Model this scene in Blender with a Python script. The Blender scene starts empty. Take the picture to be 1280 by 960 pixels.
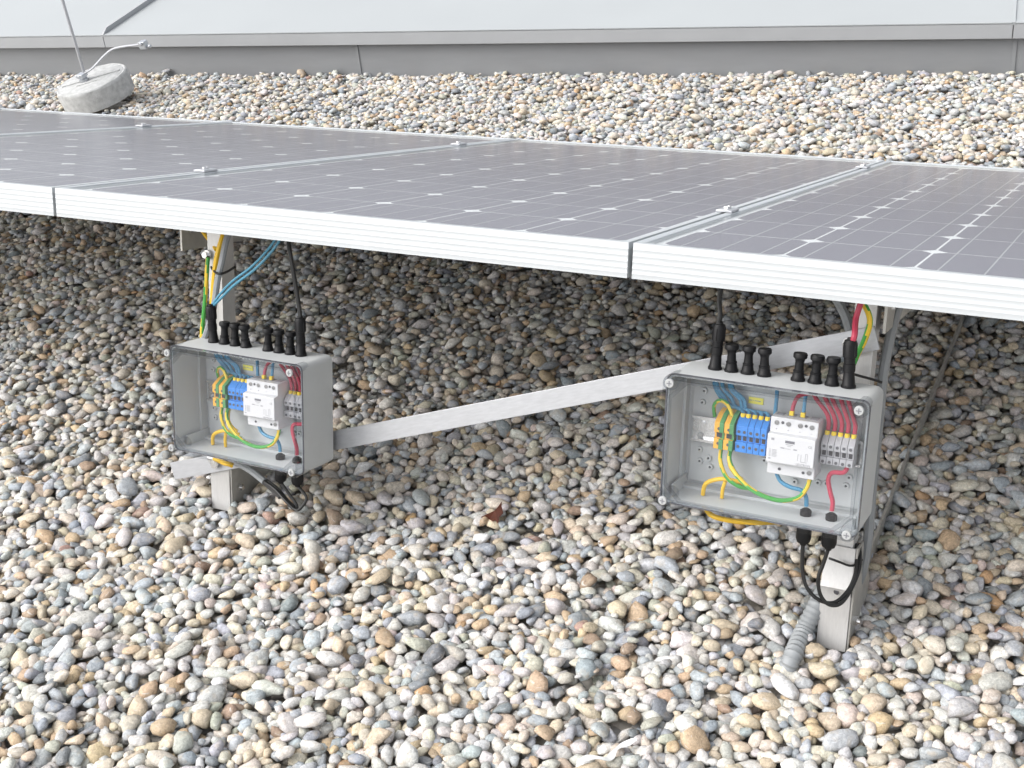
import bpy, math, random
import numpy as np
from mathutils import Vector, Matrix
random.seed(7); rng = np.random.default_rng(11)
sc = bpy.context.scene; col = sc.collection
R = math.radians
# ------------------------------------------------------------------ camera, sky, sun, exposure
CAMP = np.array((0.57523, -1.38590, 1.15196)); FPX = 1565.12
cR = np.array((0.891478, 0.443496, -0.092622)); cU = np.array((-0.137521, 0.45967, 0.877378)); cF = np.array((-0.431689, 0.769425, -0.470775))
cd = bpy.data.cameras.new('camera'); cam = bpy.data.objects.new('camera', cd); col.objects.link(cam)
cd.sensor_width = 36; cd.lens = FPX/1280*36; cd.clip_start = 0.05; cd.clip_end = 500
M4 = Matrix.Identity(4)
for i in range(3): M4[i][0], M4[i][1], M4[i][2], M4[i][3] = cR[i], cU[i], -cF[i], CAMP[i]
cam.matrix_world = M4; sc.camera = cam
SUN_EL, SUN_AZ = 47.0, 228.0          # azimuth of the sun, clockwise from +Y
w = bpy.data.worlds.new('World'); sc.world = w; w.use_nodes = True
nt = w.node_tree; nt.nodes.clear()
sky = nt.nodes.new('ShaderNodeTexSky'); sky.sky_type = 'NISHITA'; sky.sun_disc = False
sky.sun_elevation = R(SUN_EL); sky.sun_rotation = R(SUN_AZ); sky.air_density = 1.0; sky.dust_density = 4.0; sky.ozone_density = 1.0
hs = nt.nodes.new('ShaderNodeHueSaturation'); hs.inputs['Saturation'].default_value = 0.25
bg = nt.nodes.new('ShaderNodeBackground'); bg.inputs['Strength'].default_value = 0.15
ow = nt.nodes.new('ShaderNodeOutputWorld')
nt.links.new(sky.outputs[0], hs.inputs['Color']); nt.links.new(hs.outputs[0], bg.inputs['Color']); nt.links.new(bg.outputs[0], ow.inputs[0])
ld = bpy.data.lights.new('sun', 'SUN'); ld.energy = 1.0; ld.angle = R(80); ld.color = (1, .975, .945)
sun = bpy.data.objects.new('sun', ld); col.objects.link(sun)
sd = Vector((math.sin(R(SUN_AZ))*math.cos(R(SUN_EL)), math.cos(R(SUN_AZ))*math.cos(R(SUN_EL)), math.sin(R(SUN_EL))))
sun.rotation_euler = (-sd).to_track_quat('-Z', 'Y').to_euler()
vs = sc.view_settings; vs.view_transform = 'Standard'; vs.look = 'None'; vs.exposure = 0.87; vs.gamma = 1; vs.use_curve_mapping = False
sc.cycles.use_denoising = True
sc.cycles.max_bounces = 8; sc.cycles.transparent_max_bounces = 24; sc.cycles.caustics_reflective = False; sc.cycles.caustics_refractive = False

# ------------------------------------------------------------------ frames: the array's own axes (x along the row, a down the slope, n off the glass)
TH = R(15.0); HH = 0.544; CT, ST = math.cos(TH), math.sin(TH)
def T(x, a, n): return (x, a*CT+n*ST, HH-a*ST+n*CT)
def Tinv(p): x, y, z = p; z = z-HH; return (x, y*CT-z*ST, y*ST+z*CT)
camT = np.array(Tinv(CAMP))
def sight(px, py): return cF + cR*(px-640)/FPX + cU*(480-py)/FPX
def sightT(px, py): d = sight(px, py); return np.array((d[0], d[1]*CT-d[2]*ST, d[1]*ST+d[2]*CT))
def at(px, py, a):                     # a measured point of the photograph at slope distance a
    d = sightT(px, py); return camT + d*(a-camT[1])/d[1]
def atn(px, py, n): d = sightT(px, py); return camT + d*(n-camT[2])/d[2]
def ground(px, py, z=0.0): d = sight(px, py); return CAMP + d*(z-CAMP[2])/d[2]

# ------------------------------------------------------------------ materials
def srgb(r, g, b):
    f = lambda c: c/12.92 if c <= .04045 else ((c+.055)/1.055)**2.4
    return (f(r/255), f(g/255), f(b/255), 1)
def mat(name, colr, rough=.5, metal=0., noise=0., nscale=40., bump=0., bscale=200., spec=.5, stretch=None, coat=0.):
    m = bpy.data.materials.new(name); m.use_nodes = True; t = m.node_tree; b = t.nodes['Principled BSDF']
    if len(colr) == 3: colr = (*colr, 1)
    b.inputs['Base Color'].default_value = colr; b.inputs['Roughness'].default_value = rough; b.inputs['Metallic'].default_value = metal
    b.inputs['Specular IOR Level'].default_value = spec; b.inputs['Coat Weight'].default_value = coat
    if noise or bump:
        tc = t.nodes.new('ShaderNodeTexCoord'); src = tc.outputs['Object']
        if stretch:
            mp = t.nodes.new('ShaderNodeMapping'); mp.inputs['Scale'].default_value = stretch; t.links.new(src, mp.inputs[0]); src = mp.outputs[0]
    if noise:
        n = t.nodes.new('ShaderNodeTexNoise'); n.inputs['Scale'].default_value = nscale; n.inputs['Detail'].default_value = 6; n.inputs['Roughness'].default_value = .65
        t.links.new(src, n.inputs['Vector'])
        mr = t.nodes.new('ShaderNodeMapRange'); mr.inputs[1].default_value = .3; mr.inputs[2].default_value = .7; mr.inputs[3].default_value = 1-noise; mr.inputs[4].default_value = 1+noise*.6
        t.links.new(n.outputs[0], mr.inputs[0])
        mx = t.nodes.new('ShaderNodeVectorMath'); mx.operation = 'SCALE'; mx.inputs[0].default_value = colr[:3]; t.links.new(mr.outputs[0], mx.inputs['Scale'])
        t.links.new(mx.outputs[0], b.inputs['Base Color'])
        m2 = t.nodes.new('ShaderNodeMapRange'); m2.inputs[3].default_value = max(.05, rough-.12); m2.inputs[4].default_value = min(1, rough+.12); t.links.new(n.outputs[0], m2.inputs[0]); t.links.new(m2.outputs[0], b.inputs['Roughness'])
    if bump:
        n = t.nodes.new('ShaderNodeTexNoise'); n.inputs['Scale'].default_value = bscale; n.inputs['Detail'].default_value = 5; t.links.new(src, n.inputs['Vector'])
        bp = t.nodes.new('ShaderNodeBump'); bp.inputs['Strength'].default_value = bump; bp.inputs['Distance'].default_value = .002
        t.links.new(n.outputs[0], bp.inputs['Height']); t.links.new(bp.outputs[0], b.inputs['Normal'])
    return m
def clear(name, tint, rough, ior=1.45, dust=0.):   # thin clear pane: what is not mirrored passes straight through
    m = bpy.data.materials.new(name); m.use_nodes = True; t = m.node_tree; t.nodes.clear()
    o = t.nodes.new('ShaderNodeOutputMaterial'); mx = t.nodes.new('ShaderNodeMixShader'); fr = t.nodes.new('ShaderNodeFresnel'); fr.inputs[0].default_value = ior
    tr = t.nodes.new('ShaderNodeBsdfTransparent'); tr.inputs[0].default_value = (*tint, 1); gl = t.nodes.new('ShaderNodeBsdfGlossy'); gl.inputs['Roughness'].default_value = rough
    ge = t.nodes.new('ShaderNodeNewGeometry'); sb = t.nodes.new('ShaderNodeMath'); sb.operation = 'SUBTRACT'; sb.inputs[0].default_value = 1; sb.use_clamp = True
    mu = t.nodes.new('ShaderNodeMath'); mu.operation = 'MULTIPLY'; t.links.new(ge.outputs['Backfacing'], sb.inputs[1]); t.links.new(sb.outputs[0], mu.inputs[0]); t.links.new(fr.outputs[0], mu.inputs[1])   # no inner mirror in a thin pane
    if dust:                              # thin even film of dust and glass texture
        df = t.nodes.new('ShaderNodeBsdfDiffuse'); df.inputs[0].default_value = (.62, .61, .64, 1); md = t.nodes.new('ShaderNodeMixShader'); md.inputs[0].default_value = dust
        t.links.new(tr.outputs[0], md.inputs[1]); t.links.new(df.outputs[0], md.inputs[2]); tr = md
    t.links.new(mu.outputs[0], mx.inputs[0]); t.links.new(tr.outputs[0], mx.inputs[1]); t.links.new(gl.outputs[0], mx.inputs[2]); t.links.new(mx.outputs[0], o.inputs[0])
    return m
M = {}
M['frame'] = mat('anodised_frame', (.50, .525, .54), .42, .15, .06, 30, stretch=(1, 30, 30))
M['alu'] = mat('mill_aluminium', (.47, .48, .50), .42, .55, .10, 60, .05, 300, stretch=(1, 6, 6))
M['alu_post'] = mat('clean_aluminium', (.60, .595, .585), .45, .35, .08, 60, .05, 300, stretch=(6, 6, 1))
M['alu_dull'] = mat('weathered_aluminium', (.50, .49, .46), .5, .6, .14, 50)
M['steel'] = mat('bright_steel', (.72, .72, .72), .25, 1., .08, 80)
M['zinc'] = mat('galvanised_clamp', (.55, .57, .60), .4, .85, .2, 150)
M['cell'] = mat('silicon_cell', (.165, .152, .198), .45, 0, .12, 60)  # paler than bare silicon: brightness of the glass reflection put into this colour
M['back'] = mat('white_backsheet', (.88, .89, .90), .6)
M['bus'] = mat('tinned_ribbon', (.50, .50, .53), .45, .3)
M['glass'] = clear('solar_glass', (.98, .985, .985), .18, 1.24)
M['enc'] = mat('grey_enclosure', (.53, .55, .555), .5, 0, .04, 25, .04, 900)
M['lid'] = clear('clear_lid', (.98, .985, .99), .05, 1.4, .02)
M['rim'] = None
M['black'] = mat('black_plastic', (.006, .006, .007), .5, 0, .1, 200, spec=.3)
M['blackcable'] = mat('black_cable', (.012, .012, .012), .5)
M['slotgrey'] = mat('recessed_screw', (.10, .10, .11), .5, .3)
M['screwgrey'] = mat('lid_screw_grey', (.40, .41, .41), .45)
M['white'] = mat('device_white', (.60, .60, .61), .45)
M['print'] = mat('grey_print', (.16, .16, .18), .6)
M['printlight'] = mat('light_grey_print', (.30, .30, .32), .6)
M['screw'] = mat('screw_steel', (.30, .30, .30), .35, .8)
M['dark'] = mat('dark_slot', (.03, .03, .035), .6)
M['blue'] = mat('blue_terminal', (.04, .22, .62), .45)
M['grey_t'] = mat('grey_terminal', (.40, .40, .42), .5)
M['orange_t'] = mat('yellow_terminal', (.72, .38, .05), .45)
M['green_t'] = mat('green_terminal', (.07, .25, .09), .45)
M['yellow'] = mat('yellow_plastic', (.80, .58, .03), .45)
M['label'] = mat('yellow_label', (.82, .76, .10), .5)
M['wteal'] = mat('teal_wire', (.07, .25, .36), .45)
M['wblue'] = mat('blue_wire', (.06, .25, .42), .42)
M['wred'] = mat('red_wire', (.45, .045, .085), .45)
M['wyellow'] = mat('yellow_wire', (.75, .46, .02), .45)
M['wgreen'] = mat('green_wire', (.06, .30, .07), .42)
M['conduit'] = mat('grey_conduit', (.27, .285, .295), .5, 0, .06, 60)
M['leaf'] = mat('brown_leaf', (.085, .020, .008), .6, 0, .4, 120)
M['tape'] = mat('white_tape', (.72, .73, .72), .5)
M['flash'] = mat('grey_sheet', (.255, .262, .27), .5, .1, .06, 4, stretch=(1, 1, 6))
M['eave'] = mat('grey_eave', (.36, .37, .38), .5, .1, .04, 5)
M['roof'] = mat('white_sheet', (.37, .39, .395), .45, .05, .03, 3)
M['rim'] = clear('clear_rim', (.86, .87, .88), .10, 1.45)
def stripemat(name, c1, c2, freq):        # two-colour insulation, stripe wound round the core (uses the tube's own "turn" attribute)
    m = bpy.data.materials.new(name); m.use_nodes = True; t = m.node_tree; b = t.nodes['Principled BSDF']; b.inputs['Roughness'].default_value = .45
    at_ = t.nodes.new('ShaderNodeAttribute'); at_.attribute_name = 'turn'
    mt = t.nodes.new('ShaderNodeMath'); mt.operation = 'GREATER_THAN'; mt.inputs[1].default_value = .5; t.links.new(at_.outputs['Fac'], mt.inputs[0])
    mx = t.nodes.new('ShaderNodeMix'); mx.data_type = 'RGBA'; mx.inputs[6].default_value = (*c1, 1); mx.inputs[7].default_value = (*c2, 1)
    t.links.new(mt.outputs[0], mx.inputs[0]); t.links.new(mx.outputs[2], b.inputs['Base Color'])
    return m
M['pe'] = stripemat('earth_wire', (.05, .30, .05), (.72, .50, .03), 3)
def concretemat():
    m = mat('cast_concrete', (.44, .445, .44), .9, 0, .28, 45, .9, 220); return m
M['concrete'] = concretemat()

# ------------------------------------------------------------------ mesh builder
class MB:
    def __init__(s): s.v = []; s.f = []; s.turn = None
    def add(s, vs, fs):
        o = len(s.v); s.v += [tuple(map(float, v)) for v in vs]; s.f += [tuple(i+o for i in f) for f in fs]; return s
    def box(s, x0, x1, y0, y1, z0, z1):
        vs = [(x, y, z) for x in (x0, x1) for y in (y0, y1) for z in (z0, z1)]
        return s.add(vs, [(0,1,3,2), (4,6,7,5), (0,4,5,1), (2,3,7,6), (0,2,6,4), (1,5,7,3)])
    def prism(s, poly, axis, lo, hi):       # poly in the two other axes (order kept cyclic: x->yz, y->xz, z->xy)
        def mk(u, v, w): return {'x': (w, u, v), 'y': (u, w, v), 'z': (u, v, w)}[axis]
        n = len(poly); vs = [mk(u, v, lo) for u, v in poly]+[mk(u, v, hi) for u, v in poly]
        fs = [tuple(range(n))[::-1], tuple(range(n, 2*n))]+[(i, (i+1) % n, n+(i+1) % n, n+i) for i in range(n)]
        if axis == 'y': fs = [f[::-1] for f in fs]
        return s.add(vs, fs)
    def ring(s, outer, inner, lo, hi):      # closed frame between two outlines in xz, along y
        n = len(outer); vs = [(u, lo, v) for u, v in outer]+[(u, lo, v) for u, v in inner]+[(u, hi, v) for u, v in outer]+[(u, hi, v) for u, v in inner]
        fs = []
        for i in range(n):
            j = (i+1) % n
            fs += [(i, j, n+j, n+i), (2*n+i, 3*n+i, 3*n+j, 2*n+j), (i, 2*n+i, 2*n+j, j), (n+i, n+j, 3*n+j, 3*n+i)]
        return s.add(vs, fs)
    def lathe(s, prof, p0=(0,0,0), d=(0,0,1), n=16):   # prof: (distance along d, radius)
        p0 = Vector(p0); d = Vector(d).normalized(); u = d.orthogonal().normalized(); v = d.cross(u)
        vs = []; fs = []
        for h, r in prof:
            for k in range(n):
                a = 2*math.pi*k/n; vs.append(p0+d*h+(u*math.cos(a)+v*math.sin(a))*r)
        for i in range(len(prof)-1):
            for k in range(n): fs.append((i*n+k, i*n+(k+1) % n, (i+1)*n+(k+1) % n, (i+1)*n+k))
        fs += [tuple(range(n))[::-1], tuple(range((len(prof)-1)*n, len(prof)*n))]
        return s.add(vs, fs)
    def cyl(s, p0, p1, r, n=12, r2=None):
        d = Vector(p1)-Vector(p0); return s.lathe([(0, r), (d.length, r if r2 is None else r2)], p0, d, n)
    def tube(s, pts, r, n=8, sub=6, twist=None, wob=None):
        P = [Vector(p) for p in pts]; Q = []
        for i in range(len(P)-1):
            a = P[max(i-1, 0)]; b = P[i]; c = P[i+1]; d = P[min(i+2, len(P)-1)]
            for k in range(sub):
                t = k/sub; Q.append(.5*((2*b)+(c-a)*t+(2*a-5*b+4*c-d)*t*t+(3*b-a-3*c+d)*t**3))
        Q.append(P[-1]); vs = []; fs = []; up = None; s.turn = [] if twist else None; L = 0
        for i, q in enumerate(Q):
            tg = (Q[min(i+1, len(Q)-1)]-Q[max(i-1, 0)]).normalized()
            up = (up-tg*up.dot(tg)).normalized() if up else tg.orthogonal().normalized(); sd_ = tg.cross(up)
            if i: L += (q-Q[i-1]).length
            rr = r if wob is None else r*(1+wob*(1 if (i % 2) else -1))
            for k in range(n):
                a = 2*math.pi*k/n; vs.append(q+(up*math.cos(a)+sd_*math.sin(a))*rr)
                if twist: s.turn.append(1.0 if math.sin(a+L*twist+.6) >.45 else 0.0)
        for i in range(len(Q)-1):
            for k in range(n): fs.append((i*n+k, i*n+(k+1) % n, (i+1)*n+(k+1) % n, (i+1)*n+k))
        fs += [tuple(range(n))[::-1], tuple(range(len(vs)-n, len(vs)))]
        return s.add(vs, fs)
    def mesh(s, name, m, smooth=True):
        me = bpy.data.meshes.new(name); me.from_pydata(s.v, [], s.f); me.materials.append(m)
        if s.turn:
            a = me.attributes.new('turn', 'FLOAT', 'POINT'); a.data.foreach_set('value', s.turn)
        if smooth:
            me.polygons.foreach_set('use_smooth', [True]*len(me.polygons)); me.set_sharp_from_angle(angle=R(35))
        me.update(); return me
    def build(s, name, m, parent=None, smooth=True, bevel=0, loc=None):
        o = bpy.data.objects.new(name, s.mesh(name, m, smooth)); col.objects.link(o)
        if parent: o.parent = parent
        if loc is not None: o.location = loc
        if bevel:
            b = o.modifiers.new('bevel', 'BEVEL'); b.width = bevel; b.segments = 2; b.limit_method = 'ANGLE'
        return o
def tag(o, label, cat, group=None, kind=None):
    o['label'] = label; o['category'] = cat
    if group: o['group'] = group
    if kind: o['kind'] = kind
    return o
def empty(name, loc, tilt=True):
    o = bpy.data.objects.new(name, None); col.objects.link(o); o.location = loc; o.empty_display_size = .05
    if tilt: o.rotation_euler = (-TH, 0, 0)
    return o
def link(name, me, parent, loc=(0,0,0)):
    o = bpy.data.objects.new(name, me); col.objects.link(o); o.parent = parent; o.location = loc; return o
def rrect(hw, hh, r, k=5, cx=0, cz=0):
    pts = []
    for sx, sz, a0 in ((1,1,0), (-1,1,90), (-1,-1,180), (1,-1,270)):
        for i in range(k+1):
            a = R(a0+90*i/k); pts.append((cx+sx*(hw-r)+r*math.cos(a), cz+sz*(hh-r)+r*math.sin(a)))
    return pts
def cable(name, pts, r, m, label, cat, group=None, twist=None, n=8, wob=None, sub=6):   # pts: list of (x,a,n)
    P = [Vector(T(*p)) for p in pts]; o0 = min(P, key=lambda p: p.z)
    mb = MB(); mb.tube([p-o0 for p in P], r, n, sub, twist, wob)
    o = mb.build(name, M[m], loc=o0); return tag(o, label, cat, group)

# ------------------------------------------------------------------ the white roof edge behind
WD = np.array((4.028, .47, 0)); WD /= np.linalg.norm(WD); WN = np.array((-WD[1], WD[0], 0)); W0 = np.array((-3.853, 2.357, 0))
def wall_root():
    o = bpy.data.objects.new('sheet_metal_roof', None); col.objects.link(o)
    o.location = W0; o.rotation_euler = (0, 0, math.atan2(WD[1], WD[0])); return o
def build_roof():
    o = wall_root(); tag(o, 'low white sheet metal roof with grey eave and upstand behind gravel', 'roof')
    x0, x1 = -5.0, 9.0; seams = (1.372, )
    bounds = [x0, -1.5, 1.715, 4.02, 6.6, x1]
    for a, b in zip(bounds[:-1], bounds[1:]):          # upstand sheets
        MB().box(a+.002, b-.002, 0, .004, -.08, .13).build('upstand_sheet', M['flash'], o)
    for b in bounds[1:-1]: MB().box(b-.006, b+.006, -.004, .002, -.08, .128).build('lap_strip', M['flash'], o)
    f = R(8); L = 5.0
    eb = [x0, .60, 4.01, x1]
    for a, b in zip(eb[:-1], eb[1:]):
        # drip edge: folded strip, open below
        prof = [(-.030, .118), (-.026, .116), (-.026, .158), (.0, .163), (.0, .167), (-.030, .162)]
        m = MB(); m.prism(prof, 'x', a+.0015, b-.0015); m.build('eave_strip', M['eave'], o)
        y1, z1 = L*math.cos(f), .166+L*math.sin(f)
        m = MB(); m.prism([(-.031, .164), (y1, z1), (y1, z1+.003), (-.031, .167)], 'x', a+.001, b-.001); m.build('roof_sheet', M['roof'], o)
    for b, hgt in ((eb[1], .020), (eb[2], .006)):     # standing seams up the slope
        m = MB(); m.prism([(-.031, .160), (L*math.cos(f), .166+L*math.sin(f)), (L*math.cos(f), .168+hgt+L*math.sin(f)), (.0, .170+hgt), (-.031, .168)], 'x', b-.005, b+.005)
        m.build('standing_seam', M['eave'] if hgt > .01 else M['roof'], o)
    MB().box(x0, x1, .03, .06, -.08, .16).build('inner_board', M['flash'], o)
build_roof()

# ------------------------------------------------------------------ solar panels
PW, PD, PH, GAP = .992, 1.666, .046, .0065; FM = .046      # FM: frame edge to first cell row
def frame_profile():   # outer face at u=0 (outside is -u), n from 0 down to -PH; ribs stand proud
    pts = [(0, 0)]
    for zc in (-.0085, -.0165, -.0245, -.0325, -.0395):
        pts += [(0, zc+.0012), (-.0003, zc+.0004), (-.0003, zc-.0004), (0, zc-.0012)]
    pts += [(0, -PH), (.030, -PH), (.030, -PH+.0018), (.0018, -PH+.0018), (.0018, -.0105), (.011, -.0105), (.011, -.0008), (.0098, 0)]
    return pts
FP = frame_profile()
def rail(length):       # along +x, mitred by 11 mm lip
    m = MB(); n = len(FP)
    vs = [(min(max(u, 0), .011), u, z) for u, z in FP]+[(length-min(max(u, 0), .011), u, z) for u, z in FP]
    fs = [tuple(range(n)), tuple(range(n, 2*n))[::-1]]+[(i, n+i, n+(i+1) % n, (i+1) % n) for i in range(n)]
    return m.add(vs, fs)
CP, CW, CH = .159, .156, .0205
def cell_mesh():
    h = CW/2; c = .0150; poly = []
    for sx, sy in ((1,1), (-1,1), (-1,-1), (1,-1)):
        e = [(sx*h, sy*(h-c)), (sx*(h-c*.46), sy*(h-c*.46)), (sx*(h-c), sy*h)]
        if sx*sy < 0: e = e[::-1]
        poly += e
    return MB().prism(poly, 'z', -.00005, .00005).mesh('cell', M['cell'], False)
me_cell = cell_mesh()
me_bus = MB().box(-.001, .001, 0, 10*CP-.003, -.00005, .00010).mesh('busbar', M['bus'], False)
me_long = rail(PW).mesh('frame_rail', M['frame']); me_side = rail(PD).mesh('frame_rail', M['frame'])
me_glass = MB().box(.0105, PW-.0105, .0105, PD-.0105, -.0042, -.0016).mesh('glass', M['glass'], False)
me_back = MB().box(.0105, PW-.0105, .0105, PD-.0105, -.0075, -.0061).mesh('backsheet', M['back'], False)
plabels = ['solar panel at the far left end of the row, most of it out of frame', 'solar panel second from the left, between the first two clamped seams',
           'solar panel in the middle of the row above both junction boxes', 'solar panel at the right end, nearest the camera, cells clearest']
for k, u0 in enumerate((-3, -2, -1, 0)):
    x0 = u0*(PW+GAP)+GAP/2
    o = empty('solar_panel', T(x0, .030-FM, 0)); tag(o, plabels[k], 'solar panel', 'solar panels in the row')
    for me, loc, rz in ((me_long, (0,0,0), 0), (me_long, (PW,PD,0), math.pi), (me_side, (PW,0,0), math.pi/2), (me_side, (0,PD,0), -math.pi/2)):
        q = link('frame_rail', me, o, loc); q.rotation_euler = (0, 0, rz)
    link('backsheet', me_back, o); link('glass', me_glass, o)
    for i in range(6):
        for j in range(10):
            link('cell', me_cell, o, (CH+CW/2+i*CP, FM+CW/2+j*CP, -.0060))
        for b in (-1, 0, 1): link('busbar', me_bus, o, (CH+CW/2+i*CP+b*.052, FM, -.0058))
def clamp(x, a, label):
    o = empty('panel_clamp', T(x, a, 0)); tag(o, label, 'clamp', 'panel clamps on the seams')
    m = MB(); m.prism([(-.013, .0005), (.013, .0005), (.013, .0040), (.005, .0048), (-.005, .0048), (-.013, .0040)], 'y', -.019, .019); m.build('clamp_plate', M['alu'], o, bevel=.0008)
    MB().lathe([(.0046, .0060), (.0050, .0065), (.0078, .0065), (.0084, .0060), (.0085, .0035), (.0065, .003)], n=6).build('bolt_head', M['steel'], o)
for x, a, l in ((-2*(PW+GAP), 1.27, 'small panel clamp on the farthest seam at upper left'), (-(PW+GAP), .354, 'small panel clamp near the front of the left seam'),
                (-(PW+GAP), 1.32, 'small panel clamp near the back of the left seam'), (0, .386, 'panel clamp with bolt near the front of the right seam'),
                (0, 1.385, 'panel clamp near the back of the right seam beside gravel')):
    clamp(x, a, l)

# ------------------------------------------------------------------ supports under the array
def support(xp, xplate, xr, label, up, zr):
    o = empty('support_frame', T(xp, .1, -.535)); tag(o, label, 'support', 'aluminium supports under the panels')
    X, A, N = xp, .1, -.535
    def b(name, m, x0, x1, a0, a1, n0, n1, bev=.0012): return MB().box(x0-X, x1-X, a0-A, a1-A, n0-N, n1-N).build(name, M[m], o, bevel=bev)
    # upper post: open channel, web to the front
    hw = .0140
    m = MB(); c = [(-hw, 0), (hw, 0), (hw, .032), (hw-.003, .032), (hw-.003, .003), (-hw+.003, .003), (-hw+.003, .032), (-hw, .032)]
    m.prism(c, 'z', -.40-N, -.050-N); m.build('post', M['alu_post'], o, bevel=.0006)
    # lower sleeve with bent shoulder
    s = .0215
    prof = [(-.004, -.545-N), (-.004, -.468-N), (-.013, -.452-N), (-.004, -.428-N), (-.004, -.395-N), (-.0015, -.395-N), (-.0015, -.428-N), (-.010, -.452-N), (-.0015, -.468-N), (-.0015, -.545-N)]
    m = MB(); m.prism(prof, 'x', -s, s-.003); m.build('foot_sleeve', M['alu_post'], o, bevel=.0005)
    m = MB(); m.prism([(-.0015, -.547-N), (.105, -.500-N), (.112, -.480-N), (.062, -.425-N), (.03, -.395-N), (-.0015, -.395-N)], 'x', s-.0029, s); m.build('gusset_plate', M['alu_dull'], o, bevel=.0005)
    MB().box(-s, -s+.003, -.0014, .040, -.547-N, -.396-N).build('sleeve_side', M['alu_dull'], o, bevel=.0005)
    m = MB(); m.cyl((0, -.0115, -.457-N), (0, -.006, -.460-N), .0035, 10); m.build('bolt_hole', M['dark'], o)
    m = MB(); m.cyl((s, .018, -.505-N), (s+.005, .018, -.505-N), .0075, 6); m.cyl((s+.005, .018, -.505-N), (s+.009, .018, -.505-N), .004, 10); m.build('bolt', M['steel'], o)
    # foot plate lies level on the bitumen under the gravel
    f = MB(); f.box(-.026, .026, -.005, .035, -.034, -.026).build('foot_plate', M['alu'], o, bevel=.001).rotation_euler = (TH, 0, 0)
    m = MB(); m.cyl((0, .02, .004), (0, .02, .018), .009, 12); m.build('foot_spacer', M['alu'], o)
    # sloping beam: upright web and top flange
    d = xplate-X
    m = MB(); m.prism([(d, -.103-N), (d+.004, -.103-N), (d+.004, -.0495-N), (d+.034*up, -.0495-N), (d+.034*up, -.0465-N), (d, -.0465-N)] if up > 0 else
                      [(d, -.103-N), (d+.004, -.103-N), (d+.004, -.0465-N), (d-.030, -.0465-N), (d-.030, -.0495-N), (d, -.0495-N)], 'y', .0-A+.10, 1.56-A)
    m.build('sloping_beam', M['alu_dull'], o, bevel=.0004)
    for da in (.02, .035):
        m = MB(); m.cyl((d+.004, da, -.070-N), (d+.010, da, -.070-N), .005, 6); m.build('beam_bolt', M['steel'], o)
    # base rail, level, lies along the ground
    P = [Tinv((xr, y, -.012+zr)) for y in (.0, 1.55)]
    m = MB(); vs = []
    for q in P:
        for dx in (-.0022, .0022):
            for dn in (-.03, .022): vs.append((q[0]+dx-X, q[1]-A+dn*ST*-1, q[2]-N+dn*CT))
    m.add(vs, [(0,1,3,2), (4,6,7,5), (0,4,5,1), (2,3,7,6), (0,2,6,4), (1,5,7,3)]); m.build('base_rail', M['alu_dull'], o)
    # short rear leg carrying the low end of the beam
    q = Tinv((xr, 1.50, -.02)); z1 = -.103
    MB().box(d-.02, d+.0, 1.42-A, 1.45-A, -.165-N, z1-N).build('rear_leg', M['alu_dull'], o)
    return o
support(-.771, -.842, -.835, 'aluminium post and beam support behind the left box', 1, -.009)
support(.277, .300, .283, 'aluminium post and beam support behind the right box', -1, .014)

# diagonal flat bar
o = empty('diagonal_brace', T(-.875, .094, -.492)); tag(o, 'flat aluminium diagonal bar running from left post to right post', 'brace')
p0 = np.array((-.8745, -.4915)); p1 = np.array((.296, -.107)); ln = np.linalg.norm(p1-p0); ang = math.atan2(p1[1]-p0[1], p1[0]-p0[0])
m = MB(); m.box(0, ln, -.002, .002, -.0155, .0155); q = m.build('flat_bar', M['alu'], o, bevel=.0006); q.rotation_euler = (0, -ang, 0)
for d_ in (.105, ln-.035):
    m = MB(); m.cyl((d_, -.0025, 0), (d_, -.009, 0), .0085, 6); m.cyl((d_, -.009, 0), (d_, -.0095, 0), .006, 12); q = m.build('bolt', M['steel'], o); q.rotation_euler = (0, -ang, 0)

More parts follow.
